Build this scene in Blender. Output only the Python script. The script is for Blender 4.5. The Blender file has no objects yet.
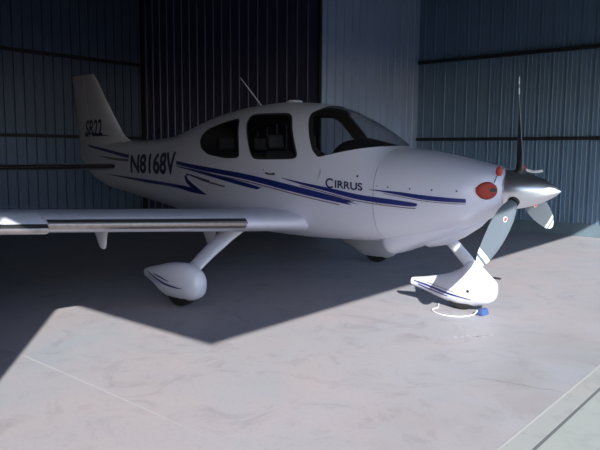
import bpy, bmesh, math, random
import numpy as np
from mathutils import Vector, Matrix

random.seed(7)
sc = bpy.context.scene
COL = sc.collection
PI = math.pi

# ---------------------------------------------------------------- materials
def mat(name, col, rough=.5, metal=0., coat=0., noise=0., nscale=8., bump=0., bscale=40., spec=.5):
    m = bpy.data.materials.new(name); m.use_nodes = True
    nt = m.node_tree; b = nt.nodes['Principled BSDF']
    b.inputs['Base Color'].default_value = (*col, 1)
    b.inputs['Roughness'].default_value = rough
    b.inputs['Metallic'].default_value = metal
    b.inputs['Coat Weight'].default_value = coat
    b.inputs['Coat Roughness'].default_value = .06
    b.inputs['Specular IOR Level'].default_value = spec
    tc = nt.nodes.new('ShaderNodeTexCoord')
    if noise:
        n = nt.nodes.new('ShaderNodeTexNoise'); n.inputs['Scale'].default_value = nscale
        n.inputs['Detail'].default_value = 6
        r = nt.nodes.new('ShaderNodeValToRGB')
        r.color_ramp.elements[0].position = .3; r.color_ramp.elements[1].position = .7
        r.color_ramp.elements[0].color = (*[c*(1-noise) for c in col], 1)
        r.color_ramp.elements[1].color = (*[min(1, c*(1+noise)) for c in col], 1)
        nt.links.new(tc.outputs['Object'], n.inputs['Vector'])
        nt.links.new(n.outputs['Fac'], r.inputs['Fac'])
        nt.links.new(r.outputs['Color'], b.inputs['Base Color'])
    if bump:
        n2 = nt.nodes.new('ShaderNodeTexNoise'); n2.inputs['Scale'].default_value = bscale
        bp = nt.nodes.new('ShaderNodeBump'); bp.inputs['Strength'].default_value = bump
        bp.inputs['Distance'].default_value = .01
        nt.links.new(tc.outputs['Object'], n2.inputs['Vector'])
        nt.links.new(n2.outputs['Fac'], bp.inputs['Height'])
        nt.links.new(bp.outputs['Normal'], b.inputs['Normal'])
    return m

def glass(name, tint, gloss=.05):
    m = bpy.data.materials.new(name); m.use_nodes = True
    nt = m.node_tree; nt.nodes.clear()
    out = nt.nodes.new('ShaderNodeOutputMaterial')
    tr = nt.nodes.new('ShaderNodeBsdfTransparent'); tr.inputs['Color'].default_value = (*tint, 1)
    gl = nt.nodes.new('ShaderNodeBsdfGlossy'); gl.inputs['Roughness'].default_value = gloss
    lw = nt.nodes.new('ShaderNodeLayerWeight'); lw.inputs['Blend'].default_value = .5
    pw = nt.nodes.new('ShaderNodeMath'); pw.operation = 'POWER'; pw.inputs[1].default_value = 4.5
    fr = nt.nodes.new('ShaderNodeMath'); fr.operation = 'MULTIPLY_ADD'; fr.inputs[1].default_value = .85; fr.inputs[2].default_value = .045
    nt.links.new(lw.outputs['Facing'], pw.inputs[0]); nt.links.new(pw.outputs[0], fr.inputs[0])
    mx = nt.nodes.new('ShaderNodeMixShader')
    nt.links.new(fr.outputs[0], mx.inputs[0]); nt.links.new(tr.outputs[0], mx.inputs[1])
    nt.links.new(gl.outputs[0], mx.inputs[2]); nt.links.new(mx.outputs[0], out.inputs[0])
    return m

def concrete(name, base, warm, cool, dark, scale=1.0, sill=False):
    m = bpy.data.materials.new(name); m.use_nodes = True
    nt = m.node_tree; b = nt.nodes['Principled BSDF']
    L = nt.links.new; N = nt.nodes.new
    tc = N('ShaderNodeTexCoord')
    def noise(s, det=8, dist=0., rough=.6):
        n = N('ShaderNodeTexNoise'); n.inputs['Scale'].default_value = s; n.inputs['Detail'].default_value = det
        n.inputs['Distortion'].default_value = dist; n.inputs['Roughness'].default_value = rough
        L(tc.outputs['Object'], n.inputs['Vector']); return n.outputs['Fac']
    def ramp(f, a, bb):
        r = N('ShaderNodeMapRange'); r.inputs['From Min'].default_value = a; r.inputs['From Max'].default_value = bb
        L(f, r.inputs['Value']); return r.outputs['Result']
    def mix(f, c1, c2):
        x = N('ShaderNodeMix'); x.data_type = 'RGBA'
        L(f, x.inputs[0])
        for s, c in ((6, c1), (7, c2)):
            if isinstance(c, tuple): x.inputs[s].default_value = (*c, 1)
            else: L(c, x.inputs[s])
        return x.outputs[2]
    c = mix(ramp(noise(.55*scale, 3, .6), .40, .62), warm, cool)
    c = mix(ramp(noise(1.7*scale, 9, 1.2, .62), .35, .66), c, base)
    sp = N('ShaderNodeMath'); sp.operation = 'MULTIPLY'; sp.inputs[1].default_value = .52
    L(ramp(noise(2.6*scale, 10, 1.5, .7), .52, .74), sp.inputs[0])
    c = mix(sp.outputs[0], c, dark)
    s2 = N('ShaderNodeMath'); s2.operation = 'MULTIPLY'; s2.inputs[1].default_value = .22
    L(ramp(noise(38*scale, 6, 0, .7), .50, .72), s2.inputs[0])
    c = mix(s2.outputs[0], c, dark)
    if sill:                                                            # dirt swept up along the door line
        sx = N('ShaderNodeSeparateXYZ'); L(tc.outputs['Object'], sx.inputs[0])
        d1 = ramp(sx.outputs['X'], -.35, .60); d2 = ramp(noise(1.3, 6, .5), .30, .65)
        mm = N('ShaderNodeMath'); mm.operation = 'MULTIPLY'; L(d1, mm.inputs[0]); L(d2, mm.inputs[1])
        m2 = N('ShaderNodeMath'); m2.operation = 'MULTIPLY'; m2.inputs[1].default_value = .75; L(mm.outputs[0], m2.inputs[0])
        c = mix(m2.outputs[0], c, (.235, .215, .195))
    L(c, b.inputs['Base Color'])
    rr = N('ShaderNodeMapRange'); rr.inputs['To Min'].default_value = .42; rr.inputs['To Max'].default_value = .68
    L(noise(2.1*scale), rr.inputs['Value']); L(rr.outputs[0], b.inputs['Roughness'])
    bp = N('ShaderNodeBump'); bp.inputs['Strength'].default_value = .12; bp.inputs['Distance'].default_value = .004
    L(noise(60*scale, 5), bp.inputs['Height']); L(bp.outputs[0], b.inputs['Normal'])
    b.inputs['Specular IOR Level'].default_value = .35
    return m

WHITE = mat('white_gelcoat', (.60, .61, .705), .32, 0, .2)
WHITEP = mat('white_fairing_paint', (.60, .615, .68), .35, 0, .2)
BLUE = mat('navy_stripe_paint', (.012, .022, .15), .35)
GREYRED = mat('mauve_pinstripe_paint', (.16, .12, .17), .4)
NAVYTXT = mat('dark_navy_lettering', (.012, .015, .06), .4)
CHROME = mat('polished_aluminium', (.74, .77, .80), .30, 1.)
TKS = mat('titanium_deicing_panel', (.40, .345, .325), .30, .85, noise=.12, nscale=30)
TKSD = mat('dark_deicing_panel', (.045, .04, .045), .4, .5)
RUBBER = mat('black_rubber', (.012, .012, .013), .65)
BLACK = mat('matt_black', (.015, .015, .017), .6)
LINING = mat('dark_cabin_lining', (.05, .045, .045), .8)
SEAT = mat('dark_grey_leather', (.055, .05, .05), .55, bump=.2)
PANELM = mat('black_instrument_panel', (.02, .02, .022), .55)
SEAM = mat('grey_seam_line', (.40, .41, .44), .6)
FAST = mat('grey_fastener_metal', (.13, .135, .15), .45, .5)
BLADE = mat('grey_blade_paint', (.105, .125, .14), .42, .2)
BLADEW = mat('white_blade_tip_paint', (.85, .85, .85), .4)
RED = mat('red_foam_plug', (.27, .028, .018), .75, noise=.15, nscale=60)
REDF = mat('red_vinyl_flag', (.36, .04, .028), .6)
REDDEC = mat('red_decal', (.55, .04, .03), .4)
WHITEDEC = mat('white_decal', (.85, .85, .85), .4)
STEELD = mat('dark_red_oxide_steel', (.012, .011, .013), .55, .2)
SHEET = mat('galvanised_ribbed_sheet', (.145, .23, .325), .42, .30, noise=.07, nscale=1.6)  # one sheet throughout; each wall's light level is put into its colour
SHEETB = mat('lit_galvanised_sheet', (.315, .395, .57), .42, .30, noise=.07, nscale=1.6)  # same sheet, door light on the back wall put into the colour
SHEETR = mat('shaded_galvanised_sheet', (.085, .122, .195), .45, .30, noise=.07, nscale=1.6)  # same sheet with the rear wall's shade in its colour
SHEETIN = mat('deep_shade_galvanised_sheet', (.085, .088, .165), .45, .30, noise=.07, nscale=1.6)  # same sheet, alcove shade painted into the colour
KICK = mat('slate_kick_board', (.10, .145, .17), .6, noise=.15, nscale=5)
ROOFM = mat('grey_roof_sheet', (.09, .10, .115), .6)
DOORM = mat('pale_door_sheet', (.28, .32, .38), .5, .1)
BLUECH = mat('blue_chock_rubber', (.035, .07, .19), .6)
ROPE = mat('white_rope', (.80, .80, .80), .8)
CHALK = mat('pale_paint_drips', (.45, .46, .48), .8)
JOINT = mat('pale_floor_joint', (.37, .37, .37), .8)
GROOVE = mat('dark_joint_filler', (.10, .105, .105), .8)
SILLEDGE = mat('pale_sill_edge', (.34, .335, .32), .8)
CRACK = mat('crack_shadowed_concrete', (.20, .20, .20), .8)
FLOORM = concrete('hangar_concrete', (.322, .304, .314), (.345, .306, .306), (.275, .298, .322), (.172, .155, .165), sill=True)
APRONM = concrete('apron_concrete', (.30, .318, .288), (.312, .312, .28), (.285, .305, .28), (.20, .21, .20))
DARKGROUND = concrete('dark_unseen_ground', (.085, .085, .09), (.09, .088, .088), (.08, .082, .088), (.05, .05, .055))
SILLM = concrete('sill_concrete', (.30, .305, .285), (.305, .298, .275), (.29, .30, .282), (.19, .195, .19), 2)
GLASSW = glass('smoked_windshield', (.80, .79, .79))
GLASSS = glass('smoked_side_glass', (.52, .51, .51))

# ---------------------------------------------------------------- helpers
def empty(name, loc=(0, 0, 0)):
    o = bpy.data.objects.new(name, None); COL.objects.link(o); o.location = loc
    o.empty_display_size = .2; return o

def tag(o, label=None, cat=None, group=None, kind=None):
    if label: o['label'] = label
    if cat: o['category'] = cat
    if group: o['group'] = group
    if kind: o['kind'] = kind
    return o

def link(name, me, parent=None):
    o = bpy.data.objects.new(name, me); COL.objects.link(o)
    if parent is not None:
        o.parent = parent
        if parent.parent is None: o.matrix_parent_inverse = Matrix.Translation(-parent.location)
    return o

def mesh(name, verts, faces, m, parent=None, smooth=False, mats=None, idx=None, fix=True):
    me = bpy.data.meshes.new(name)
    me.from_pydata([tuple(map(float, v)) for v in verts], [], faces)
    for mm in (mats or [m]): me.materials.append(mm)
    if idx is not None: me.polygons.foreach_set('material_index', idx)
    if fix:
        bm = bmesh.new(); bm.from_mesh(me); bmesh.ops.recalc_face_normals(bm, faces=bm.faces); bm.to_mesh(me); bm.free()
    if smooth: me.polygons.foreach_set('use_smooth', [True]*len(me.polygons))
    me.update()
    return link(name, me, parent)

def auto_smooth(o, deg=35):
    me = o.data
    me.polygons.foreach_set('use_smooth', [True]*len(me.polygons))
    bm = bmesh.new(); bm.from_mesh(me)
    for e in bm.edges:
        e.smooth = not (len(e.link_faces) == 2 and e.calc_face_angle(0) > math.radians(deg))
    bm.to_mesh(me); bm.free()

def loft(rings, cap=True, closed=True):
    n = len(rings[0]); V = [p for r in rings for p in r]; F = []
    for i in range(len(rings)-1):
        for j in range(n if closed else n-1):
            k = (j+1) % n
            F.append((i*n+j, i*n+k, (i+1)*n+k, (i+1)*n+j))
    if cap and closed:
        F.append(tuple(range(n))); F.append(tuple(range((len(rings)-1)*n, len(rings)*n))[::-1])
    return V, F

def box(name, lo, hi, m, parent=None, bevel=0., smooth=False):
    x0, y0, z0 = lo; x1, y1, z1 = hi
    V = [(x0,y0,z0),(x1,y0,z0),(x1,y1,z0),(x0,y1,z0),(x0,y0,z1),(x1,y0,z1),(x1,y1,z1),(x0,y1,z1)]
    F = [(0,3,2,1),(4,5,6,7),(0,1,5,4),(1,2,6,5),(2,3,7,6),(3,0,4,7)]
    o = mesh(name, V, F, m, parent)
    if bevel:
        bm = bmesh.new(); bm.from_mesh(o.data)
        bmesh.ops.bevel(bm, geom=bm.edges[:], offset=bevel, segments=3, profile=.5, affect='EDGES')
        bm.to_mesh(o.data); bm.free(); auto_smooth(o, 50)
    return o

def tube(name, pts, rads, m, parent=None, n=12, flat=None):
    """tube through pts; rads: radius or (a,b) per point; flat: direction of the b axis"""
    pts = [Vector(p) for p in pts]; rings = []
    if not isinstance(rads, (list, tuple)): rads = [rads]*len(pts)
    ref = Vector(flat) if flat else None
    for i, p in enumerate(pts):
        t = (pts[min(i+1, len(pts)-1)]-pts[max(i-1, 0)]).normalized()
        r = ref if ref else (Vector((0,0,1)) if abs(t.z) < .9 else Vector((1,0,0)))
        u = t.cross(r).normalized(); v = u.cross(t).normalized()
        a, b = rads[i] if isinstance(rads[i], (list, tuple)) else (rads[i], rads[i])
        rings.append([p + u*a*math.cos(2*PI*k/n) + v*b*math.sin(2*PI*k/n) for k in range(n)])
    V, F = loft(rings); o = mesh(name, V, F, m, parent); auto_smooth(o, 50); return o

def spline(pts, n=8):
    P = [Vector(p) for p in pts]; out = []
    for i in range(len(P)-1):
        a = P[max(i-1, 0)]; b = P[i]; c = P[i+1]; d = P[min(i+2, len(P)-1)]
        for k in range(n):
            t = k/n
            out.append(.5*((2*b)+(c-a)*t+(2*a-5*b+4*c-d)*t*t+(3*b-a-3*c+d)*t**3))
    out.append(P[-1]); return out

def revolve(name, prof, m, parent=None, n=40, origin=(0,0,0), axis='x', smooth=True, deg=35):
    rings = []
    for a, r in prof:
        ring = []
        for k in range(n):
            c, s = math.cos(2*PI*k/n)*r, math.sin(2*PI*k/n)*r
            v = (a, c, s) if axis == 'x' else ((c, a, s) if axis == 'y' else (c, s, a))
            ring.append(Vector(origin)+Vector(v))
        rings.append(ring)
    V, F = loft(rings); o = mesh(name, V, F, m, parent)
    if smooth: auto_smooth(o, deg)
    return o

# ---------------------------------------------------------------- fuselage form
# x, z top, z bottom, half width, z of max width, upper exponent, lower exponent
FUS = np.array([
 (-7.52,1.58,1.36,.015,1.47,2.0,2.0),
 (-7.25,1.60,1.13,.05,1.38,2.1,2.1),
 (-6.75,1.62,.945,.115,1.32,2.2,2.1),
 (-6.30,1.63,.885,.175,1.30,2.2,2.2),
 (-5.73,1.64,.81,.255,1.27,2.2,2.3),
 (-5.17,1.68,.735,.335,1.24,2.2,2.4),
 (-4.85,1.745,.69,.39,1.22,2.2,2.5),
 (-4.46,1.86,.64,.46,1.20,2.15,2.6),
 (-4.00,1.97,.60,.54,1.17,2.15,2.8),
 (-3.53,2.03,.575,.60,1.14,2.2,3.0),
 (-3.10,2.05,.565,.63,1.12,2.25,3.2),
 (-2.65,2.025,.56,.64,1.10,2.3,3.2),
 (-2.31,1.965,.57,.635,1.10,2.3,3.2),
 (-2.05,1.86,.58,.625,1.09,2.3,3.1),
 (-1.80,1.72,.59,.61,1.08,2.3,3.0),
 (-1.56,1.555,.61,.59,1.08,2.4,2.8),
 (-1.26,1.51,.665,.56,1.09,2.5,2.5),
 (-1.00,1.465,.735,.53,1.10,2.5,2.4),
 (-.75,1.41,.83,.485,1.12,2.5,2.3),
 (-.60,1.375,.915,.43,1.145,2.5,2.2),
 (-.52,1.352,.97,.36,1.16,2.5,2.2),
 (-.475,1.335,1.0,.255,1.165,2.3,2.2)])
def pchip(xs,ys,x):
    h=np.diff(xs); dl=np.diff(ys)/h
    m=np.zeros(len(xs)); m[0]=dl[0]; m[-1]=dl[-1]
    for i in range(1,len(xs)-1):
        if dl[i-1]*dl[i]>0:
            w1=2*h[i]+h[i-1]; w2=h[i]+2*h[i-1]
            m[i]=(w1+w2)/(w1/dl[i-1]+w2/dl[i])
    x=min(max(x,xs[0]),xs[-1]); i=min(max(int(np.searchsorted(xs,x))-1,0),len(xs)-2)
    t=(x-xs[i])/h[i]
    return ((1+2*t)*(1-t)**2*ys[i]+t*(1-t)**2*h[i]*m[i]+t*t*(3-2*t)*ys[i+1]+t*t*(t-1)*h[i]*m[i+1])
def sec(x,T=FUS): return [pchip(T[:,0],T[:,k],x) for k in range(1,7)]
def half(x,z,T=FUS):
    zt,zb,w,zm,pu,pl=sec(x,T)
    if z>=zm: t=(z-zm)/(zt-zm); p=pu
    else: t=(zm-z)/(zm-zb); p=pl
    if t>=1: return 0.0
    return w*(1-t**p)**(1/p)


def ring(x, n=72, T=FUS, inset=0., zmin=None):
    zt, zb, w, zm, pu, pl = sec(x, T)
    zt -= inset; zb += inset; w = max(w-inset, .004)
    out = []
    for k in range(n):
        a = 2*PI*k/n; c, s = math.cos(a), math.sin(a)
        p = pu if s >= 0 else pl; h = (zt-zm) if s >= 0 else (zm-zb)
        y = w*math.copysign(abs(c)**(2/p), c); z = zm+h*math.copysign(abs(s)**(2/p), s)
        if zmin is not None and z < zmin:
            z = zmin; y = math.copysign(min(abs(y), half(x, zmin, T)-inset), y)
        out.append(Vector((x, y, z)))
    return out

def conform(bm, side, off, T=FUS, shape=None):
    for v in bm.verts:
        f = shape(v.co.x, v.co.z) if shape else half(v.co.x, v.co.z, T)
        v.co.y = side*(f+off)

def refine(bm, L=.05):
    for _ in range(7):
        es = [e for e in bm.edges if e.calc_length() > L]
        if not es: break
        bmesh.ops.subdivide_edges(bm, edges=es, cuts=1, use_grid_fill=True)
        bmesh.ops.triangulate(bm, faces=[f for f in bm.faces if len(f.verts) > 3])

def decal(name, poly, m, parent, side=-1, off=.004, shape=None, L=.05):
    bm = bmesh.new()
    bm.faces.new([bm.verts.new((x, 0, z)) for x, z in poly])
    bmesh.ops.triangulate(bm, faces=bm.faces[:]); refine(bm, L)
    conform(bm, side, off, shape=shape)
    for f in bm.faces:
        f.normal_update()
        if f.normal.y*side < 0: f.normal_flip()
    me = bpy.data.meshes.new(name); bm.to_mesh(me); bm.free(); me.materials.append(m)
    return link(name, me, parent)

def smooth_band(top, bot, n=6):
    """closed polygon from a top and a bottom polyline of (x,z), each smoothed"""
    f = lambda L: [(p.x, p.y) for p in spline([(a, b, 0) for a, b in L], n)]
    return f(top)+f(bot)[::-1]

def lettering(name, text, quad, m, parent, side=-1, bold=.0, shear=0., shape=None, off=.005, spacing=1.0, caps=None):
    """quad: lower-left, lower-right, upper-right, upper-left in (x,z)"""
    cu = bpy.data.curves.new(name, 'FONT'); cu.body = text; cu.offset = bold; cu.shear = shear
    cu.space_character = spacing
    if caps:
        cu.small_caps_scale = caps
        for i, ch in enumerate(cu.body_format):
            ch.use_small_caps = i > 0
        cu.body = text
    o = bpy.data.objects.new(name, cu); COL.objects.link(o)
    dg = bpy.context.evaluated_depsgraph_get(); dg.update()
    me = bpy.data.meshes.new_from_object(o.evaluated_get(dg))
    bpy.data.objects.remove(o)
    bm = bmesh.new(); bm.from_mesh(me); bpy.data.meshes.remove(me)
    xs = [v.co.x for v in bm.verts]; ys = [v.co.y for v in bm.verts]
    x0, x1, y0, y1 = min(xs), max(xs), min(ys), max(ys)
    ll, lr, ur, ul = [Vector(q) for q in quad]
    for v in bm.verts:
        u = (v.co.x-x0)/(x1-x0); t = (v.co.y-y0)/(y1-y0)
        p = (ll*(1-u)+lr*u)*(1-t)+(ul*(1-u)+ur*u)*t
        v.co = (p.x, 0, p.y)
    bmesh.ops.triangulate(bm, faces=bm.faces[:]); refine(bm, .06)
    conform(bm, side, off, shape=shape)
    for f in bm.faces:
        f.normal_update()
        if f.normal.y*side < 0: f.normal_flip()
    me = bpy.data.meshes.new(name); bm.to_mesh(me); bm.free(); me.materials.append(m)
    return link(name, me, parent)

def boolean(o, cutter, op):
    md = o.modifiers.new('b', 'BOOLEAN'); md.object = cutter; md.operation = op; md.solver = 'EXACT'
    md.material_mode = 'TRANSFER'
    dg = bpy.context.evaluated_depsgraph_get(); dg.update()
    me = bpy.data.meshes.new_from_object(o.evaluated_get(dg))
    o.modifiers.clear(); old = o.data; o.data = me; bpy.data.meshes.remove(old)

def prism(poly, y0=-1.2, y1=1.2, m=None):
    n = len(poly)
    V = [(x, y0, z) for x, z in poly]+[(x, y1, z) for x, z in poly]
    F = [tuple(range(n)), tuple(range(n, 2*n))[::-1]]+[(i, (i+1) % n, n+(i+1) % n, n+i) for i in range(n)]
    return mesh('cutter', V, F, m or WHITE)

def round_poly(poly, n=4, amt=.25):
    """soften the corners of a closed polygon"""
    out = []; N = len(poly)
    for i in range(N):
        a, b, c = [Vector(poly[k % N]) for k in (i-1, i, i+1)]
        p = b+(a-b)*amt; q = b+(c-b)*amt
        for k in range(n+1):
            t = k/n; v = p*(1-t)**2+b*2*t*(1-t)+q*t*t; out.append((v.x, v.y))
    return out

# ---------------------------------------------------------------- the hangar
XF, XB, XR, YW, YT = .62, -5.22, -10.24, 6.52, 3.205
ZR, HD, JY = 5.35, 3.2, 6.3

def slab(name, x0, x1, y0, y1, z0, z1, m):
    o = box(name, (x0, y0, z0), (x1, y1, z1), m); o['kind'] = 'structure'; return o

slab('floor', XR-.2, XF, -YW-.1, YW+.1, -.15, 0, FLOORM)
slab('trim_1', XF, .755, -YW-.1, YW+.1, -.15, 0, SILLM)           # concrete door sill
slab('trim_2', .755, .775, -YW-.1, YW+.1, -.15, -.0008, GROOVE)         # dark expansion joint
slab('floor_apron', .775, 4.6, -14, 14, -.15, 0, APRONM)
slab('ground', 4.6, 90, -70, 70, -.16, -.012, DARKGROUND)  # unseen ground outside, made dark to cut the light bounced indoors

def ribbed(name, p0, p1, inward, m, z0=0., z1=ZR, pitch=.243, phase=.0, back=.05):
    """a sheet wall along p0->p1 with trapezoid ribs standing into the room"""
    p0 = Vector((*p0, 0)); p1 = Vector((*p1, 0)); d = p1-p0; L = d.length; d.normalize()
    n = Vector((*inward, 0)); prof = [(0, 0)]; s = phase
    while s < L-.06:
        if s > .05:
            prof += [(s-.016, 0), (s-.007, .02), (s+.007, .02), (s+.016, 0)]
            for q in (1/3, 2/3):                                       # low stiffening beads between the ribs
                c = s+pitch*q
                if c < L-.04: prof += [(c-.012, 0), (c-.005, .003), (c+.005, .003), (c+.012, 0)]
        s += pitch
    prof.append((L, 0))
    pts = [p0+d*a+n*b for a, b in prof]
    N = len(pts)
    V = [(p.x, p.y, z0) for p in pts]+[(p.x, p.y, z1) for p in pts]
    F = [(i, i+1, N+i+1, N+i) for i in range(N-1)]
    b0, b1 = p0-n*back, p1-n*back
    k = len(V); V += [(b0.x, b0.y, z0), (b1.x, b1.y, z0), (b0.x, b0.y, z1), (b1.x, b1.y, z1)]
    F += [(k, k+1, k+3, k+2), (0, N, k+2, k), (N-1, 2*N-1, k+3, k+1),
          tuple(range(N))+(k+1, k), tuple(range(N, 2*N))+(k+3, k+2)]
    o = mesh(name, V, F, m); o['kind'] = 'structure'; return o

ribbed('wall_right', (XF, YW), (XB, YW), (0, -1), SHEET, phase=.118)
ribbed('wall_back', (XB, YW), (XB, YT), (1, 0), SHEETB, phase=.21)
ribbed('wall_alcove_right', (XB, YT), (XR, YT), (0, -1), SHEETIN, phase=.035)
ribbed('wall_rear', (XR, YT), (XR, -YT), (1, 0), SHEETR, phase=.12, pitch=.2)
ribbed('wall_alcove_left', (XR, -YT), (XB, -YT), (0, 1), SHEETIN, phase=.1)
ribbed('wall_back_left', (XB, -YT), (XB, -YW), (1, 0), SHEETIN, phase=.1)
ribbed('wall_left', (XB, -YW), (XF, -YW), (0, 1), SHEETIN, phase=.1)  # both outer left walls unseen, darkened to throw less light on the tail
slab('ceiling', XR-.1, XF+.1, -YW-.1, YW+.1, ZR, ZR+.1, ROOFM)
slab('wall_front', XF-.05, XF+.06, -YW-.05, YW+.05, HD, ZR, ROOFM)
slab('wall_front_left', XF-.05, XF+.06, -YW-.05, -6.205, 0, HD, SHEET)
slab('wall_front_right', XF-.05, XF+.06, JY+.05, YW+.05, 0, HD, SHEET)
V8 = [(x, y, z) for z in (HD, HD+.12) for x, y in ((XF+.06, -6.295), (2.965, -6.295), (2.79, JY+.05), (XF+.06, JY+.05))]
o = mesh('door_1', V8, [(0,3,2,1),(4,5,6,7),(0,1,5,4),(1,2,6,5),(2,3,7,6),(3,0,4,7)], DOORM); o['kind'] = 'structure'           # raised door leaf, standing out level like an awning

g = .032
for i, z in enumerate((1.768, 3.352)):
    slab('trim_%d' % (3+i*3), XB+.03, XF-.05, YW-.085, YW-.02, z-g, z+g, STEELD)
    slab('trim_%d' % (4+i*3), XR+.02, XR+.085, -YT+.03, YT-.03, z-g, z+g, STEELD)
    slab('trim_%d' % (5+i*3), XB+.03, XF-.05, -YW+.027, -YW+.10, z-g, z+g, STEELD)
slab('trim_9', XR+.02, XR+.085, -YT+.03, YT-.03, 4.90, 5.01, STEELD)
slab('trim_10', XR+.0, XR+.07, YT-.07, YT, 0, ZR, STEELD)               # post in the alcove corner
slab('trim_11', XB-.035, XB+.012, YT-.03, YT+.012, 0, ZR, STEELD)       # edge trim where the alcove opens
slab('baseboard_right', XB+.03, XF-.06, YW-.034, YW-.0, 0, .235, KICK)

# marks in the floor
def strip(name, pts, w, m, z=.0015):
    P = [Vector((*p, 0)) for p in pts]; V = []; n = len(P)
    for i, p in enumerate(P):
        t = (P[min(i+1, n-1)]-P[max(i-1, 0)]).normalized(); s = Vector((-t.y, t.x, 0))
        ww = w[i] if isinstance(w, list) else w
        V += [(*(p+s*ww/2).xy, z), (*(p-s*ww/2).xy, z)]
    return mesh(name, V, [(2*i, 2*i+1, 2*i+3, 2*i+2) for i in range(n-1)], m)
j = strip('trim_12', [(-5.0, -3.475), (-3, -3.472), (-1.6, -3.478), (-1.0, -3.49), (-.55, -3.5)], [.012, .012, .012, .008, .001], JOINT); j['kind'] = 'structure'
ck = []
for k in range(16):
    t = k/15; ck.append((.08+.53*t+random.uniform(-.012, .012), -1.70+.10*t+random.uniform(-.012, .012)))
tag(strip('floor_crack', ck, [.004+.006*math.sin(PI*k/15) for k in range(16)], CRACK), 'thin dark hairline crack in the sunlit concrete ending at the door sill', 'crack', kind='structure')
j = strip('trim_13', [(XF+.005, -6.1), (XF+.012, -1), (XF+.005, 6.1)], .014, SILLEDGE); j['kind'] = 'structure'  # pale line along the inner edge of the sill
bmc = bmesh.new()
for _ in range(30):
    t = random.random(); x = -.50+.24*t+random.uniform(-.03, .03); y = -.98+.32*t+random.uniform(-.03, .03)
    r = random.uniform(.005, .016); a0 = random.uniform(0, 6)
    bmc.faces.new([bmc.verts.new((x+r*random.uniform(.7, 1.3)*math.cos(a0+k*PI/4), y+r*random.uniform(.6, 1.2)*math.sin(a0+k*PI/4), .0016)) for k in range(8)])
me = bpy.data.meshes.new('paint_spatter'); bmc.to_mesh(me); bmc.free(); me.materials.append(CHALK)
tag(link('paint_spatter', me), 'spatter of pale paint drips on the sunlit floor in front of the nose wheel', 'stain', kind='stuff')

# ---------------------------------------------------------------- the airplane
A = empty('airplane', (-3.0, 0, 0))
tag(A, 'white single-engine propeller airplane with navy stripes parked in the metal hangar', 'airplane')

W1 = [(-4.153,1.612),(-4.143,1.690),(-4.08,1.752),(-3.785,1.833),(-3.56,1.868),(-3.50,1.845),(-3.374,1.617),(-3.315,1.45),(-3.345,1.416),(-3.564,1.410),(-3.912,1.450),(-4.075,1.520)]
W2 = [(-3.345,1.80),(-3.352,1.885),(-3.29,1.915),(-2.78,1.908),(-2.69,1.866),(-2.548,1.631),(-2.452,1.457),(-2.49,1.412),(-3.055,1.402),(-3.125,1.445)]
WS = [(-2.195,1.436),(-2.281,1.509),(-2.37,1.661),(-2.466,1.84),(-2.478,1.90),(-2.43,1.945),(-2.36,2.10),(-1.40,2.10),(-1.40,1.60),(-1.545,1.556),(-1.65,1.545),(-1.76,1.527),(-1.909,1.498),(-2.06,1.466)]
W1r, W2r, WSr = round_poly(W1, 3, .3), round_poly(W2, 3, .3), round_poly(WS, 2, .2)

xs = list(np.linspace(-7.52, -5.0, 40)) + list(np.linspace(-4.95, -1.53, 80))
XSEAM = -1.53
V, F = loft([ring(x) for x in xs])
fus = mesh('fuselage', V, F, WHITE, A)
# cabin hollow
cx = list(np.linspace(-4.35, XSEAM-.02, 50))
V, F = loft([ring(x, 60, inset=.022, zmin=(1.0 if x < -2.0 else 1.30)) for x in cx])
cav = mesh('cutter', V, F, LINING)
boolean(fus, cav, 'DIFFERENCE')
wins = {}
for nm, poly in (('a', W1r), ('b', W2r), ('c', WSr)):
    p = prism(poly, m=LINING)
    boolean(fus, p, 'DIFFERENCE')
    # glazing: the part of the skin inside the opening
    V, F = loft([ring(x, inset=.008) for x in xs])
    g_ = mesh('g', V, F, GLASSW if nm == 'c' else GLASSS)
    boolean(g_, p, 'INTERSECT')
    me = g_.data
    bm = bmesh.new(); bm.from_mesh(me)
    keep = [i for i, mm in enumerate(me.materials) if mm and mm.name.startswith('smoked')]
    bmesh.ops.delete(bm, geom=[f for f in bm.faces if f.material_index not in keep], context='FACES')
    bmesh.ops.delete(bm, geom=[v for v in bm.verts if not v.link_faces], context='VERTS')
    wins[nm] = bm
    bpy.data.objects.remove(g_); bpy.data.objects.remove(p)
bpy.data.objects.remove(cav)
auto_smooth(fus, 28)
def pane(name, bm, m, test=None):
    b = bm.copy()
    if test: bmesh.ops.delete(b, geom=[f for f in b.faces if not test(f.calc_center_median())], context='FACES')
    for f in b.faces: f.material_index = 0; f.smooth = True
    me = bpy.data.meshes.new(name); b.to_mesh(me); b.free(); me.materials.clear(); me.materials.append(m)
    return link(name, me, A)
pane('windshield', wins['c'], GLASSW)
for s in (-1, 1):
    pane('door_window', wins['b'], GLASSS, lambda c: c.y*s > 0)
    pane('rear_window', wins['a'], GLASSS, lambda c: c.y*s > 0)

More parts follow.
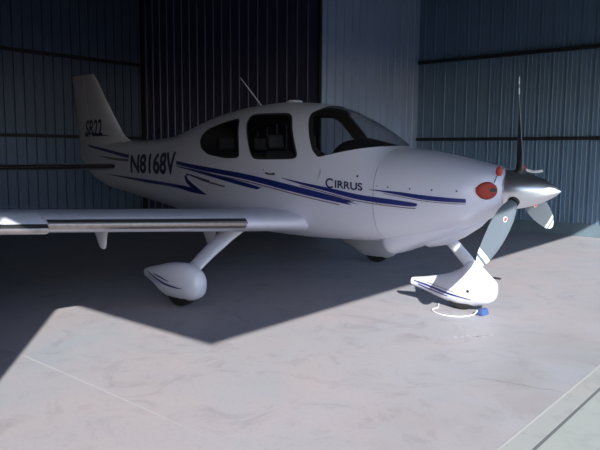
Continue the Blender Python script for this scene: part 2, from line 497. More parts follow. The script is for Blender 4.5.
def ringstrip(name, poly, w, m, side, keep=lambda x, z: True, off=.003):
    """a thin band following a closed outline, on the skin"""
    n = len(poly); c = Vector((sum(p[0] for p in poly)/n, sum(p[1] for p in poly)/n)); V = []; F = []
    area = sum(poly[i][0]*poly[(i+1) % n][1]-poly[(i+1) % n][0]*poly[i][1] for i in range(n))
    for i in range(n):
        a, b, d = [Vector(poly[k % n]) for k in (i-1, i, i+1)]
        t = (d-a).normalized(); nn = Vector((t.y, -t.x))*(1 if area > 0 else -1)
        for q in (b, b+nn*w): V.append((q.x, side*(half(q.x, q.y)+off), q.y))
    for i in range(n):
        k = (i+1) % n
        if keep(*poly[i]) and keep(*poly[k]): F.append((2*i, 2*k, 2*k+1, 2*i+1))
    used = sorted({i for f in F for i in f}); mp = {i: k for k, i in enumerate(used)}
    return mesh(name, [V[i] for i in used], [tuple(mp[i] for i in f) for f in F], m, A, smooth=True)
for s in (-1, 1):
    ringstrip('window_seal', W1r, -.022, BLACK, s, off=.002)
    ringstrip('window_seal', W2r, -.022, BLACK, s, off=.002)
ringstrip('window_seal', WSr, -.05, BLACK, -1, keep=lambda x, z: x < -2.18 and z < 1.93, off=-.004)

# engine cowling
cxs = list(np.linspace(XSEAM+.004, -.475, 40))
rings = [ring(x) for x in cxs]
last = sec(-.475)
rings.append([Vector((-.455, p.y*.90, 1.165+(p.z-1.165)*.93)) for p in rings[-1]])
V, F = loft(rings)
cowl = mesh('engine_cowling', V, F, WHITE, A)
# scoop under the cowling with the open outlet at its rear
def scoop(x, zb, w, ztop):
    out = []
    for k in range(17):
        a = PI*k/16; c, s_ = math.cos(a), math.sin(a)
        out.append(Vector((x, w*math.copysign(abs(c)**.55, c), ztop-(ztop-zb)*abs(s_)**.6)))
    return out
pr = [(-.72,.84,.16),(-.85,.765,.24),(-1.0,.695,.31),(-1.26,.595,.36),(-1.42,.525,.37),(-1.54,.478,.36),(-1.61,.470,.345)]
V, F = loft([scoop(x, zb, w, .90 if x > -1.0 else .86) for x, zb, w in pr], cap=False, closed=False)
n17 = 17; F.append(tuple(range(n17)))
outl = mesh('cowl_outlet', V, F, WHITE, cowl); auto_smooth(outl, 50)
sd = outl.modifiers.new('s', 'SOLIDIFY'); sd.thickness = .008
# nose gear fairing on the belly of the cowling
V, F = loft([[Vector((x, w*math.cos(2*PI*k/20), zc+h*math.sin(2*PI*k/20))) for k in range(20)] for x, zc, w, h in
             ((-1.33,.63,.06,.03),(-1.22,.625,.13,.06),(-1.05,.68,.16,.075),(-.88,.765,.14,.075),(-.72,.85,.08,.05),(-.64,.90,.02,.02))])
o = mesh('nose_gear_fairing', V, F, WHITE, cowl); auto_smooth(o, 50)
# air inlets: rims on the cowl face
def inlet_pts(s, cx_, cz_, ry, rz, n=28):
    return [(s*(cx_+ry*math.cos(2*PI*k/n)), cz_+rz*math.sin(2*PI*k/n)) for k in range(n)]
INL = dict(cy=.336, cz=1.165, ry=.090, rz=.084)
def cowl_x(y, z):
    """front-most x of the cowl skin at (y,z)"""
    lo, hi = -1.3, -.45
    for _ in range(40):
        mid = (lo+hi)/2
        if mid > -.475:
            f = 1-(mid+.475)/.02*.08; inside = abs(y) < half(-.475, 1.165+(z-1.165)/f)*f
        else:
            zt, zb = sec(mid)[:2]; inside = zb < z < zt and abs(y) < half(mid, z)
        if inside: lo = mid
        else: hi = mid
    return lo
for s in (-1, 1):
    pc = inlet_pts(s, INL['cy'], INL['cz'], INL['ry'], INL['rz'], 32)
    V, F = loft([[Vector((x, y, z)) for y, z in pc] for x in (-.80, -.30)])
    cc = mesh('cutter', V, F, BLACK); boolean(cowl, cc, 'DIFFERENCE'); bpy.data.objects.remove(cc)
auto_smooth(cowl, 40)
for s in (-1, 1):
    ptsI = inlet_pts(s, INL['cy'], INL['cz'], INL['ry'], INL['rz'])
    loop = [Vector((cowl_x(y, z)+.004, y, z)) for y, z in ptsI]; loop.append(loop[0])
    tube('inlet_rim', loop, .007, WHITE, cowl, 8)

# camlock fasteners along the cowl split line and the seam
def disc(name, x, z, r, m, parent, side=-1, off=.004):
    return decal(name, [(x+r*math.cos(2*PI*k/10), z+r*math.sin(2*PI*k/10)) for k in range(10)], m, parent, side, off)
for x, z in ((-1.378,1.171),(-1.158,1.163),(-.949,1.160),(-.729,1.158),(-1.49,1.175),(-1.49,1.02)):
    disc('fastener', x, z, .009 if x > -1.45 else .006, FAST, cowl)
disc('fuel_vent', -1.712, 1.262, .012, FAST, A)

# seam between cowling and fuselage, and the door outline
decal('cowl_seam', [(XSEAM-.002,1.33),(XSEAM+.004,1.33),(XSEAM+.004,.66),(XSEAM-.002,.66)], SEAM, A, off=.003)
def seamline(name, pts, w=.004):
    P = [Vector((a, b)) for a, b in pts]; up = []; dn = []
    for i, p in enumerate(P):
        t = (P[min(i+1, len(P)-1)]-P[max(i-1, 0)]).normalized(); q = Vector((-t.y, t.x))*w/2
        up.append(tuple(p+q)); dn.append(tuple(p-q))
    return decal(name, up+dn[::-1], SEAM, A, off=.0025)
seamline('door_seam', [(p.x, p.y) for p in spline([(-2.16,1.36,0),(-2.135,1.30,0),(-2.15,1.24,0),(-2.19,1.18,0)], 6)])
hd = [(-2.88,1.262),(-2.86,1.250),(-2.80,1.243),(-2.745,1.245),(-2.735,1.262),(-2.75,1.268),(-2.80,1.258),(-2.865,1.272)]
o = decal('door_handle', hd, FAST, A, off=.006); sd = o.modifiers.new('s', 'SOLIDIFY'); sd.thickness = .012; sd.offset = 0
decal('keyhole', [(-2.905+.008*math.cos(k), 1.298+.008*math.sin(k)) for k in [2*PI*i/8 for i in range(8)]], FAST, A)
decal('step_recess', [(-2.56,.665),(-2.43,.682),(-2.43,.668),(-2.54,.65)], FAST, A)

# stripes and lettering on both flanks
S1 = smooth_band([(-7.33,1.585),(-6.6,1.505),(-5.909,1.432),(-5.2,1.392),(-4.611,1.364),(-4.287,1.335),(-3.7,1.290),(-3.116,1.237),(-2.392,1.133),(-1.87,1.047)],
                 [(-7.22,1.545),(-6.6,1.465),(-5.893,1.380),(-5.2,1.345),(-4.604,1.318),(-4.281,1.286),(-3.7,1.235),(-3.115,1.176),(-2.389,1.066),(-1.91,1.000)])
S1b = [(-1.95,1.056),(-1.72,1.020),(-1.85,1.029),(-1.66,.992),(-1.86,1.014),(-1.76,.982),(-1.95,1.006)]
S2 = smooth_band([(-2.64,1.222),(-2.391,1.186),(-2.015,1.138),(-1.672,1.088),(-1.25,1.052),(-1.105,1.037),(-1.08,1.022)],
                 [(-2.64,1.217),(-2.391,1.163),(-2.015,1.098),(-1.672,1.038),(-1.25,1.006),(-1.11,1.004),(-1.08,1.020)])
S3 = smooth_band([(-1.57,1.142),(-1.42,1.138),(-1.254,1.130),(-1.058,1.113),(-.85,1.100),(-.655,1.092)],
                 [(-1.57,1.138),(-1.42,1.122),(-1.254,1.100),(-1.058,1.074),(-.85,1.060),(-.655,1.058)])
S4 = smooth_band([(-4.60,1.304),(-3.942,1.247),(-3.277,1.164),(-2.93,1.104)], [(-4.60,1.296),(-3.942,1.212),(-3.277,1.118),(-3.0,1.082)])
S5 = smooth_band([(-4.279,1.200),(-3.94,1.151),(-3.53,1.098)], [(-4.279,1.192),(-3.94,1.130),(-3.56,1.083)])
S6 = smooth_band([(-6.66,1.142),(-5.91,1.119),(-5.337,1.098),(-4.662,1.072),(-4.288,1.050),(-3.92,.988)],
                 [(-6.66,1.136),(-5.923,1.090),(-5.352,1.056),(-4.67,1.032),(-4.304,.992),(-3.94,.972)])
HOOK = smooth_band([(-4.375,1.200),(-4.30,1.212),(-3.84,1.148)], [(-4.345,1.180),(-4.28,1.192),(-3.85,1.135)])
HOOK2 = smooth_band([(-4.41,1.19),(-4.36,1.10),(-4.16,1.00)], [(-4.35,1.185),(-4.29,1.13),(-3.93,.985)])
TG = smooth_band([(-6.85,1.412),(-6.4,1.385),(-5.93,1.372)], [(-6.85,1.398),(-6.4,1.355),(-5.93,1.335)])
def pin(top, d0, d1):      # pinstripe running below a stripe's lower edge
    return smooth_band([(x, z-d0) for x, z in top], [(x, z-d1) for x, z in top])
P1 = pin([(-4.604,1.318),(-4.281,1.286),(-3.7,1.235),(-3.115,1.176),(-2.389,1.066),(-1.9,.998)], .013, .025)
P2 = pin([(-2.391,1.163),(-2.015,1.098),(-1.672,1.038),(-1.25,1.006),(-1.10,1.002)], .010, .020)
P3 = pin([(-1.42,1.122),(-1.254,1.100),(-1.058,1.074),(-.85,1.060),(-.66,1.058)], .008, .015)
for s in (-1, 1):
    for poly, m in ((S1, BLUE), (S2, BLUE), (S1b, BLUE), (S4, BLUE), (S6, BLUE), (HOOK, BLUE), (HOOK2, BLUE), (S5, GREYRED), (TG, GREYRED), (P1, GREYRED), (P2, GREYRED)):
        if s == 1 and poly in (S1b, HOOK, HOOK2): continue
        decal('stripe', poly, m, A, s, .0035 if m is BLUE else .003)
    decal('stripe', S3, BLUE, A, s, .0035); decal('stripe', P3, GREYRED, A, s, .003)
decal('registration_background', [(-5.93,1.45),(-4.64,1.50),(-4.60,1.17),(-5.90,1.155)], WHITE, A, -1, .0045)
lettering('registration_lettering', 'N8168V', [(-5.855,1.178),(-4.625,1.188),(-4.655,1.490),(-5.865,1.434)], NAVYTXT, A, bold=.032, off=.006)
lettering('maker_lettering', 'C', [(-2.063,1.138),(-1.975,1.134),(-1.979,1.234),(-2.069,1.238)], NAVYTXT, A, bold=.02, off=.006)
lettering('maker_lettering', 'IRRUS', [(-1.952,1.142),(-1.639,1.124),(-1.647,1.198),(-1.955,1.218)], NAVYTXT, A, bold=.024, off=.006)

# cabin interior
def cushion(name, lo, hi, m, parent, tilt=0, bev=.05):
    o = box(name, lo, hi, m, parent, bev)
    if tilt:
        z0 = lo[2]
        for v in o.data.vertices: v.co.x -= (v.co.z-z0)*math.tan(tilt)
    return o
for x, zt_ in ((-2.86, 1.56), (-3.66, 1.54)):
    for s in (-1, 1):
        st = cushion('seat', (x, s*.29-.22, 1.02), (x+.48, s*.29+.22, 1.14), SEAT, A)
        cushion('backrest', (x-.13, s*.29-.22, 1.06), (x, s*.29+.22, zt_-.06), SEAT, st, .2)
        cushion('headrest', (x-.235, s*.29-.12, zt_-.04), (x-.15, s*.29+.12, zt_+.12), SEAT, st, .1, .03)
V, F = loft([[Vector((x, w*math.cos(PI*k/20), z0+h*math.sin(PI*k/20)**.6)) for k in range(21)] for x, w, z0, h in
             ((-2.20,.42,1.30,.27),(-2.13,.46,1.30,.325),(-2.02,.47,1.305,.335),(-1.88,.45,1.31,.300),(-1.74,.42,1.315,.262),(-1.62,.36,1.32,.225),(-1.57,.30,1.33,.195))])
o = mesh('instrument_panel', V, F, PANELM, A); auto_smooth(o, 50)

# antennas on the roof
tube('whip_antenna', [(-3.53,0,2.02),(-3.71,0,2.20),(-3.90,0,2.385)], [.010,.008,.005], WHITE, A, 8)
revolve('gps_antenna', [(2.03,.095),(2.063,.09),(2.075,.06),(2.078,.01)], WHITE, A, 24, (-3.02,0,0), 'z')

# fin and rudder
def foil(c, t, n=14, droop=0.):
    """closed airfoil outline: (chordwise 0..1 from the nose, thickness) list going round"""
    up = []
    for k in range(n+1):
        x = .5*(1-math.cos(PI*k/n)); y = 5*t*(.2969*math.sqrt(x)-.126*x-.3516*x*x+.2843*x**3-.1036*x**4)
        up.append((x, y))
    return [(x*c, y*c) for x, y in up[::-1]]+[(x*c, -y*c) for x, y in up[1:-1]]
def fin_edges(z):
    le = pchip(np.array([1.45,1.60,1.66,1.72,1.80,1.94,2.29,2.64,2.70]), np.array([-5.95,-6.08,-6.24,-6.35,-6.42,-6.54,-6.82,-7.10,-7.18]), z)
    te = -7.50-(z-1.40)*.178
    return le, te
def fin_half(x, z):
    le, te = fin_edges(z); c = le-te; u = (le-x)/c
    if u <= 0 or u >= 1: return 0.
    t = .105 if z > 1.8 else .09
    return c*5*t*(.2969*math.sqrt(u)-.126*u-.3516*u*u+.2843*u**3-.1036*u**4)
rings_f = []; rings_r = []
for z in np.linspace(1.46, 2.66, 26):
    le, te = fin_edges(z); h = te+.36+(2.7-z)*.02
    rf = []; rr = []
    for k in range(15):
        u = .5*(1-math.cos(PI*k/14)); x = le+(h+.01-le)*u; rf.append((x, fin_half(x, z)))
    for k in range(9):
        x = h-.0+(te-h)*k/8; rr.append((x, fin_half(x, z)))
    e = 1-.0*z; q = 1 if z < 2.64 else .5
    rings_f.append([Vector((x, y*q, z)) for x, y in rf[::-1]]+[Vector((x, -y*q, z)) for x, y in rf[1:]])
    rings_r.append([Vector((x, y*q, z)) for x, y in rr[::-1]]+[Vector((x, -y*q, z)) for x, y in rr])
V, F = loft(rings_f); fin = mesh('vertical_fin', V, F, WHITE, A); auto_smooth(fin, 60)
V, F = loft(rings_r[1:]); o = mesh('rudder', V, F, WHITE, A); auto_smooth(o, 60)
lettering('model_lettering', 'SR22', [(-7.36,1.70),(-6.80,1.705),(-6.84,1.965),(-7.32,1.955)], NAVYTXT, fin, shear=.25, shape=fin_half, off=.006, bold=.025)
decal('model_swoosh', smooth_band([(-7.36,1.775),(-7.0,1.748),(-6.64,1.712)], [(-7.36,1.765),(-7.0,1.722),(-6.64,1.703)]), NAVYTXT, fin, shape=fin_half, off=.006)
decal('fin_marking', [(-7.5,2.36),(-7.12,2.35),(-7.10,2.44),(-7.46,2.45)], GREYRED, fin, shape=fin_half, off=.005) if False else None

# tailplane, one half each side: stabilizer + elevator + de-icing strip
def lifting(y0, y1, side, le0, le1, c0, c1, z0, z1, t0, t1, n=10, cut=None, part='front', droop=0, npt=16, camber=.0):
    R = []
    for k in range(n+1):
        f = k/n; y = y0+(y1-y0)*f; le = le0+(le1-le0)*f; c = c0+(c1-c0)*f; z = z0+(z1-z0)*f; t = t0+(t1-t0)*f
        pts = []
        for (x, h) in foil(c, t, npt):
            u = x/c
            cam = camber*c*4*u*(1-u)
            inc = -.03*x - droop*max(0, .14-u)*c*1.2
            pts.append(Vector((le-x, side*y, z+h+cam+inc)))
        R.append(pts)
    return R
def le_strip(name, y0, y1, side, le0, le1, c0, c1, z0, z1, t0, t1, u_up, u_lo, m, parent, camber=0., droop=0., off=.004):
    """a skin that hugs the leading edge"""
    rows = []
    for k in range(13):
        f = k/12; y = y0+(y1-y0)*f; le = le0+(le1-le0)*f; c = c0+(c1-c0)*f; z = z0+(z1-z0)*f; t = t0+(t1-t0)*f
        row = []
        for q in range(17):
            s_ = -1+2*q/16; u = (u_up if s_ < 0 else u_lo)*s_*s_
            h = 5*t*(.2969*math.sqrt(u)-.126*u-.3516*u*u+.2843*u**3-.1036*u**4)*c
            h = h if s_ < 0 else -h
            cam = camber*c*4*u*(1-u); inc = -.03*u*c - droop*max(0, .14-u)*c*1.2
            dn = math.atan2(h, .06*c-u*c)
            row.append(Vector((le-u*c+off*math.cos(dn), side*y, z+h+cam+inc+off*math.sin(dn))))
        rows.append(row)
    V, F = loft(rows, cap=False, closed=False)
    o = mesh(name, V, F, m, parent, smooth=True); return o
for s in (-1, 1):
    R = lifting(.06, 1.96, s, -6.28, -6.52, 1.02, .80, 1.265, 1.265, .10, .10)
    V, F = loft(R); stab = mesh('stabilizer', V, F, WHITE, A); auto_smooth(stab, 50)
    le_strip('deicing_strip', .20, 1.92, s, -6.298, -6.515, 1.005, .805, 1.265, 1.265, .10, .10, .05, .05, TKSD, stab)

# wings
WCAM = .016
def wing_args(y0, y1, d=0.):
    q = lambda y: (-2.35+d, 1.52-(y-.55)*(.64/4.87)+d, .760+(y-.6)*.0755, .155-.025*(y-.55)/4.87)
    a, b = q(y0), q(y1); return a[0], b[0], a[1], b[1], a[2], b[2], a[3], b[3]
for s in (-1, 1):
    a = wing_args(.42, 3.39)
    R = lifting(.42, 3.39, s, *a, n=16, camber=WCAM, npt=22)
    for i, f in enumerate((.12, .085, .05, .025)):                     # root flares into the fuselage
        pass
    ao = wing_args(3.395, 5.25, .03)
    R2 = lifting(3.395, 5.25, s, *ao, n=12, camber=WCAM, npt=22, droop=.16)
    tip = []
    base = R2[-1]; cx0 = sum((p for p in base), Vector())/len(base)
    for k, (dy, sc_) in enumerate(((.07,.96),(.12,.86),(.16,.66),(.18,.30))):
        tip.append([Vector((cx0.x-.05*k/3+(p.x-cx0.x)*(.5+.5*sc_), p.y+s*dy, cx0.z+dy*.1+(p.z-cx0.z)*sc_)) for p in base])
    V, F = loft(R); wing = mesh('wing', V, F, WHITE, A); auto_smooth(wing, 50)
    V, F = loft(R2+tip); o = mesh('outer_wing', V, F, WHITE, wing); auto_smooth(o, 50)
    b = wing_args(1.44, 3.385)
    le_strip('deicing_strip', 1.44, 3.385, s, *b, .006, .022, TKS, wing, WCAM)
    le_strip('strip_edge', 1.43, 3.386, s, *b, .024, 0.0, BLACK, wing, WCAM, off=.003)
    b = wing_args(3.40, 5.0, .03)
    le_strip('deicing_strip', 3.40, 5.0, s, *b, .002, .012, TKS, wing, WCAM, .16)
    le_strip('strip_edge', 3.397, 5.01, s, *b, .020, 0.0, BLACK, wing, WCAM, .16, off=.003)
    # root fillet where the leading edge runs into the fuselage
    fil = []
    for y, gr in ((.50,.05),(.58,.035),(.64,.022),(.70,.012),(.80,.005),(.92,.001)):
        le, _, c, _, z, _, t, _ = wing_args(y, y+.1)
        c2 = c+gr*2.4
        fil.append([Vector((le+gr*.5-x, s*y, z+h*(1+gr*3.2)+WCAM*c*4*(x/c2)*(1-x/c2)-.03*x)) for x, h in foil(c2, t*c/c2, 22)])
    V, F = loft(fil); o = mesh('wing_root_fillet', V, F, WHITE, wing); auto_smooth(o, 60)
    # flap hinge fairings under the trailing edge
    for y, x in ((2.30, -3.36), (1.02, -3.30)):
        z = .760+(y-.6)*.0755
        V, F = loft([[Vector((x+.10*f-.11+dx*(1-f*.0), s*(y+w*math.cos(2*PI*k/12)), z-.045-dz)) if False else
                      Vector((x-.14+.17*cx_+r*math.cos(2*PI*k/12), s*y+.022*rw*math.sin(2*PI*k/12), z-.02-dz)) for k in range(12)]
                     for f, dx, w, dz, cx_, r, rw in ((0,0,0,0.,.5,.15,1),(0,0,0,.10,.52,.125,1),(0,0,0,.19,.60,.085,.9),(0,0,0,.275,.70,.05,.7),(0,0,0,.29,.73,.02,.3))])
        o = mesh('hinge_fairing', V, F, WHITEP, wing); auto_smooth(o, 60)

# ---- landing gear
def pant(name, cy, stations, parent, n=28):
    R = []
    for x, zb, zt, w in stations:
        zc, h = (zb+zt)/2, (zt-zb)/2
        R.append([Vector((x, cy+w*math.copysign(abs(math.cos(2*PI*k/n))**.85, math.cos(2*PI*k/n)), zc+h*math.copysign(abs(math.sin(2*PI*k/n))**.85, math.sin(2*PI*k/n)))) for k in range(n)])
    V, F = loft(R); o = mesh(name, V, F, WHITEP, parent); auto_smooth(o, 55); return o
def densify(st, n=5):
    a = np.array(st, float)[::-1]; xs_ = a[:, 0]
    out = []
    for x in np.linspace(xs_[0], xs_[-1], len(st)*n): out.append((x, *[pchip(xs_, a[:, k], x) for k in (1, 2, 3)]))
    return out
def tyre(name, x, y, r, w, parent):
    return revolve(name, [(-w/2,r*.55),(-w/2,r*.82),(-w*.40,r*.93),(-w*.2,r*.99),(w*.2,r*.99),(w*.40,r*.93),(w/2,r*.82),(w/2,r*.55)], RUBBER, parent, 40, (x, y, r), 'y', deg=60)
MAIN = densify([(-2.67,.225,.245,.008),(-2.685,.16,.31,.055),(-2.73,.105,.365,.092),(-2.82,.072,.405,.118),(-2.94,.06,.42,.126),(-3.07,.06,.412,.124),(-3.20,.08,.39,.112),(-3.34,.15,.355,.085),(-3.46,.195,.325,.055),(-3.54,.215,.30,.032)])
def surf(stations):
    a = np.array(stations)[::-1] if stations[0][0] > stations[-1][0] else np.array(stations)
    def f(x, z):
        zb, zt, w = [float(np.interp(x, a[:, 0], a[:, k])) for k in (1, 2, 3)]
        t = abs(z-(zb+zt)/2)/((zt-zb)/2)
        return w*(1-min(t, 1)**(2/.85))**(.85/2)
    return f
def pant_stripe(name, cy, side, poly, st, parent, m):
    f = surf(st); o = decal(name, poly, m, parent, 1, 0, shape=lambda x, z: side*(f(x, z)+.003)+cy); return o
for s in (-1, 1):
    cy = s*1.70
    leg = tube('landing_gear_leg', [(-2.86, s*1.04, .76), (-2.89, s*1.21, .63), (-2.92, s*1.42, .48), (-2.93, s*1.57, .37), (-2.94, s*1.64, .29)],
               [(.17,.05),(.125,.042),(.11,.038),(.10,.034),(.09,.03)], WHITEP, A, 20, flat=(0, s*.55, .83))
    pant('wheel_fairing', cy, MAIN, leg)
    tyre('tyre', -2.98, cy, .195, .15, leg)
    if s == -1:
        a = [(-3.44,.292),(-3.30,.268),(-3.10,.228),(-2.90,.206),(-2.83,.203)]; b = [(-3.44,.284),(-3.30,.250),(-3.10,.206),(-2.92,.193),(-2.83,.199)]
        pant_stripe('stripe', cy, s, smooth_band(a, b, 4), MAIN, leg, BLUE)
        pant_stripe('stripe', cy, s, smooth_band([(-3.30,.292),(-3.15,.275),(-3.02,.248)], [(-3.30,.282),(-3.15,.260),(-3.02,.240)], 4), MAIN, leg, BLUE)
        pant_stripe('stripe', cy, s, smooth_band([(-3.40,.262),(-3.28,.228),(-3.16,.20)], [(-3.40,.256),(-3.28,.220),(-3.16,.194)], 4), MAIN, leg, GREYRED)
        pant_stripe('axle_cover', cy, s, [(-3.10+.014*math.cos(k*PI/4), .165+.014*math.sin(k*PI/4)) for k in range(8)], MAIN, leg, SEAM)
NOSE = densify([(-.53,.21,.25,.008),(-.54,.16,.285,.055),(-.57,.115,.32,.085),(-.63,.08,.37,.105),(-.71,.055,.44,.115),(-.79,.042,.485,.118),(-.88,.042,.40,.115),(-1.0,.058,.34,.105),(-1.14,.09,.298,.082),(-1.28,.13,.265,.060),(-1.42,.160,.240,.042)])
nleg = tube('landing_gear_leg', [(-1.15,0,.78),(-1.075,0,.705),(-.965,0,.60),(-.845,0,.485),(-.76,0,.40)], [(.036,.062),(.036,.060),(.036,.058),(.04,.06),(.04,.06)], WHITEP, A, 20, flat=(.65,0,.75))
pant('wheel_fairing', 0, NOSE, nleg)
tyre('tyre', -.87, 0, .18, .13, nleg)
pant_stripe('stripe', 0, -1, smooth_band([(-1.38,.222),(-1.22,.205),(-1.02,.170),(-.74,.125)], [(-1.38,.212),(-1.22,.187),(-1.02,.150),(-.74,.120)], 4), NOSE, nleg, BLUE)
pant_stripe('stripe', 0, -1, smooth_band([(-1.33,.195),(-1.18,.165),(-.98,.128)], [(-1.33,.184),(-1.18,.150),(-.98,.120)], 4), NOSE, nleg, BLUE)
pant_stripe('stripe', 0, -1, smooth_band([(-1.22,.226),(-1.06,.203),(-.90,.176)], [(-1.22,.220),(-1.06,.196),(-.90,.171)], 4), NOSE, nleg, GREYRED)
pant_stripe('axle_cover', 0, -1, [(-.765+.015*math.cos(k*PI/4), .205+.015*math.sin(k*PI/4)) for k in range(8)], NOSE, nleg, BLACK)
# tail tie-down ring
tube('tie_down_ring', [(-6.74+.028*math.cos(t), 0, .925+.028*math.sin(t)) for t in [2*PI*k/14 for k in range(15)]], .008, BLACK, A, 6)

# ---- propeller
HX, HZ = -.36, 1.165
sp = []
for k in range(22):
    t = k/21; x = -.47+.47*t; r = .178*max(0, 1-t**1.75)**.80; sp.append((x, max(r, .002)))
spin = revolve('spinner', [(-.485,.165),(-.48,.180)]+sp, CHROME, A, 56, (0,0,HZ), 'x', deg=40)
def blade(ang):
    R = []; tanv = Vector((0, -math.cos(ang), -math.sin(ang))); rad = Vector((0, -math.sin(ang), math.cos(ang)))
    fwd = Vector((1, 0, 0)); bands = []
    prof = [(.05,.075,.075,52),(.15,.078,.07,50),(.20,.10,.056,46),(.26,.135,.042,42),(.34,.17,.034,37),(.46,.195,.027,31),(.58,.20,.022,27),(.70,.188,.018,23.5),(.80,.165,.014,21),(.84,.152,.012,20),(.893,.130,.011,19),(.925,.108,.009,18),(.95,.086,.008,17.5),(.975,.052,.006,17),(.99,.018,.004,17)]
    for r, c, t, be in prof:
        b = math.radians(be); ch = tanv*math.cos(b)+fwd*math.sin(b); th = fwd*math.cos(b)-tanv*math.sin(b)
        sweep = -.02*max(0, (r-.6)/.4)**2
        cen = Vector((HX, 0, HZ))+rad*r+ch*sweep
        row = []
        for k in range(20):
            a = 2*PI*k/20; u = math.cos(a); v = math.sin(a)
            thick = (.62+.38*u) if r > .22 else 1
            row.append(cen+ch*(c/2*u)+th*(t/2*v*thick))
        R.append(row); bands.append(r)
    V, F = loft(R); idx = []
    for i in range(len(R)-1):
        rm = (bands[i]+bands[i+1])/2
        for k in range(20):
            front = math.sin(2*PI*(k+.5)/20) > 0
            w = (.84 < rm < .893) or rm > .925
            idx.append((1 if w else 0) if front else 2 if not w else 1)
    idx += [0, 1]
    # stripe band needs its own ring limits
    o = mesh('propeller_blade', V, F, None, A, mats=[BLADE, BLADEW, BLACK], idx=idx); auto_smooth(o, 60)
    # maker's oval emblem on the front face
    def face_pt(r, u):
        c = np.interp(r, [p[0] for p in prof], [p[1] for p in prof]); t = np.interp(r, [p[0] for p in prof], [p[2] for p in prof]); b = math.radians(np.interp(r, [p[0] for p in prof], [p[3] for p in prof]))
        ch = tanv*math.cos(b)+fwd*math.sin(b); th = fwd*math.cos(b)-tanv*math.sin(b)
        v = math.sqrt(max(0, 1-u*u)); return Vector((HX, 0, HZ))+rad*r+ch*(c/2*u)+th*(t/2*v*(.62+.38*u)+.003)
    for nm, a_, b_, m in (('emblem', .030, .20, WHITEDEC), ('emblem_mark', .024, .15, REDDEC)):
        pts = [face_pt(.40+a_*math.sin(2*PI*k/16), .05+b_*math.cos(2*PI*k/16)) for k in range(16)]
        if m is REDDEC: pts = [p+fwd*.002 for p in pts]
        mesh(nm, pts, [tuple(range(16))], m, o, fix=False)
    # rubber boot ring where the blade leaves the spinner
    rr = []
    tube('blade_cuff', [Vector((HX,0,HZ))+rad*.135, Vector((HX,0,HZ))+rad*.182], [.056,.05], BLACK, o, 18)
    return o
for k in range(3): blade(math.radians(7.0)+k*2*PI/3)

# ---------------------------------------------------------------- loose things
def plug(s, label, flag_at, strap=None):
    t = empty('inlet_plug', (-.53, s*INL['cy'], INL['cz']-.08)); tag(t, label, 'engine plug', 'red foam plugs in the engine air inlets')
    pts = inlet_pts(s, INL['cy'], INL['cz'], INL['ry']-.010, INL['rz']-.010, 32)
    rows = []
    for d, k in ((-.03,1),(.012,1),(.022,.94),(.026,.8),(.027,.4),(.027,.02)):
        row = []
        for y, z in pts:
            yy = s*INL['cy']+(y-s*INL['cy'])*k; zz = INL['cz']+(z-INL['cz'])*k
            row.append(Vector((cowl_x(y if k > .9 else yy, z if k > .9 else zz)+d, yy, zz)))
        rows.append(row)
    V, F = loft(rows); o = mesh('foam_pad', V, F, RED, t); auto_smooth(o, 50)
    # black printed patch on the pad
    pp = [(s*(INL['cy']-.022+.036*math.cos(2*PI*k/14)), INL['cz']+.006+.018*math.sin(2*PI*k/14)) for k in range(14)]
    mesh('printed_patch', [Vector((cowl_x(y, z)+.0305, y, z)) for y, z in pp], [tuple(range(14))], BLACK, t)
    fx, fy, fz = flag_at
    base = Vector((cowl_x(s*(INL['cy']-.045), INL['cz']+.07)+.02, s*(INL['cy']-.045), INL['cz']+.07))
    tube('flag_rod', [base, Vector((fx, fy, fz))], .004, BLACK, t, 6)
    R = []
    for k in range(9):
        f = k/8; z = fz-.04+.088*f; r = .027*math.sin(PI*min(1, .15+f*.85))**.8+.004
        R.append([Vector((fx+r*math.cos(2*PI*q/12), fy+r*math.sin(2*PI*q/12)*.8, z)) for q in range(12)])
    V, F = loft(R); o = mesh('warning_flag', V, F, REDF, t); auto_smooth(o, 60)
    if strap:
        tube('strap', spline(strap, 5), [(.004,.013)]*(5*(len(strap)-1)+1), WHITEDEC, t, 6)
    return t
plug(-1, 'red foam plug with black patch filling the near engine inlet beside the spinner', (-.435, -.285, 1.335))
plug(1, 'red plug in the far engine inlet, only its flag showing behind the upright blade', (-.45, .285, 1.345), [(-.42,.285,1.34),(-.38,.29,1.325),(-.33,.29,1.322),(-.27,.30,1.332)])

ch = empty('wheel_chock', (-.66, -.12, 0)); tag(ch, 'small blue wheel chock with white rope lying at the nose wheel', 'chock')
V = [(-.67,-.20,0),(-.555,-.17,0),(-.60,.0,0),(-.715,-.03,0)]
def wedge(cx, cy, ang, L, Wd, H):
    P = [(-Wd/2,0),(Wd/2,0),(Wd*.30,H),(-Wd*.30,H)]; R = []
    for y in (-L/2, L/2): R.append([Vector((cx+x*math.cos(ang)-y*math.sin(ang), cy+x*math.sin(ang)+y*math.cos(ang), z)) for x, z in P])
    return loft(R)
V, F = wedge(-.625, -.09, math.radians(-8), .125, .075, .055)
o = mesh('wedge', V, F, BLUECH, ch)
bm = bmesh.new(); bm.from_mesh(o.data); bmesh.ops.bevel(bm, geom=bm.edges[:], offset=.007, segments=2, affect='EDGES'); bm.to_mesh(o.data); bm.free()
rp = spline([(-.640,-.165,.050),(-.655,-.20,.02),(-.70,-.27,.007),(-.76,-.33,.006),(-.85,-.36,.006),(-.94,-.345,.006),(-1.03,-.29,.006),(-1.065,-.22,.006),(-1.06,-.14,.006),(-1.10,-.04,.02)], 6)
tube('rope', rp, .0048, ROPE, ch, 8)
sb = box('rubber_strip', (-1.40,1.62,0), (-1.19,1.655,.02), BLACK, None, .004)
tag(sb, 'short dark rubber strip lying on the floor behind the nose wheel fairing', 'strip')

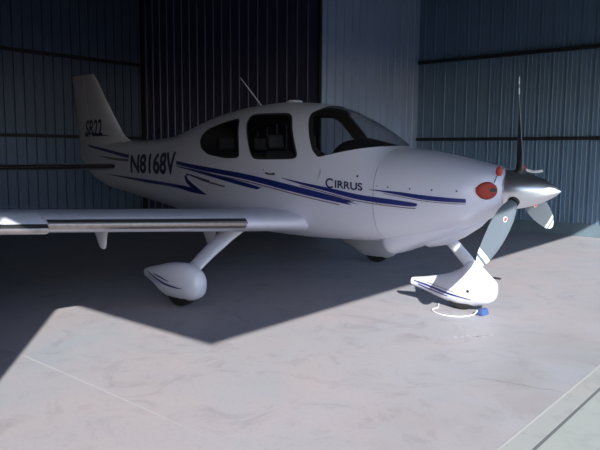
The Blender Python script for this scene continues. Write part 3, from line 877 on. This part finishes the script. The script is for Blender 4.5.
# ---------------------------------------------------------------- light and camera
TE_, = (.52,)
dv = Vector((-.773, .634, -TE_)).normalized()
sl = bpy.data.lights.new('sun', 'SUN'); sl.energy = 10.4; sl.angle = math.radians(.53); sl.color = (1, .985, .965)
so = bpy.data.objects.new('sun', sl); COL.objects.link(so); so.rotation_euler = dv.to_track_quat('-Z', 'Y').to_euler(); so.location = (12, -10, 9)
w = bpy.data.worlds.new('sky'); sc.world = w; w.use_nodes = True
nt = w.node_tree; sk = nt.nodes.new('ShaderNodeTexSky'); sk.sky_type = 'NISHITA'
sk.sun_disc = False; sk.sun_elevation = math.atan(TE_); sk.sun_rotation = math.atan2(.773, -.634)
sk.air_density = 1.2; sk.dust_density = .6; sk.ozone_density = 1.5
bg = nt.nodes['Background']; 
mx = nt.nodes.new('ShaderNodeMix'); mx.data_type = 'RGBA'; mx.blend_type = 'MULTIPLY'; mx.inputs[0].default_value = 1
mx.inputs[7].default_value = (.88, .96, 1.24, 1); nt.links.new(sk.outputs[0], mx.inputs[6]); nt.links.new(mx.outputs[2], bg.inputs[0])
bg.inputs[1].default_value = .29

cam = bpy.data.cameras.new('camera'); co = bpy.data.objects.new('camera', cam); COL.objects.link(co)
cam.sensor_width = 36; cam.lens = 646.545/600*36; cam.clip_start = .05; cam.clip_end = 300
yw_, pt_, rl_ = .7041, -.1125, .0069
Fv = Vector((-math.sin(yw_)*math.cos(pt_), math.cos(yw_)*math.cos(pt_), math.sin(pt_)))
R0 = Vector((math.cos(yw_), math.sin(yw_), 0)); U0 = R0.cross(Fv)
Rv = R0*math.cos(rl_)+U0*math.sin(rl_); Uv = U0*math.cos(rl_)-R0*math.sin(rl_)
M = Matrix((Rv, Uv, -Fv)).transposed().to_4x4(); M.translation = (1.8795, -5.6581, 1.4883)
co.matrix_world = M; sc.camera = co

sc.view_settings.view_transform = 'Standard'; sc.view_settings.look = 'None'
sc.view_settings.gamma = 1; sc.view_settings.use_curve_mapping = False; sc.view_settings.exposure = 0.0
sc.cycles.use_denoising = True; sc.cycles.max_bounces = 12; sc.cycles.diffuse_bounces = 8
sc.cycles.glossy_bounces = 6; sc.cycles.transparent_max_bounces = 12; sc.cycles.caustics_reflective = False
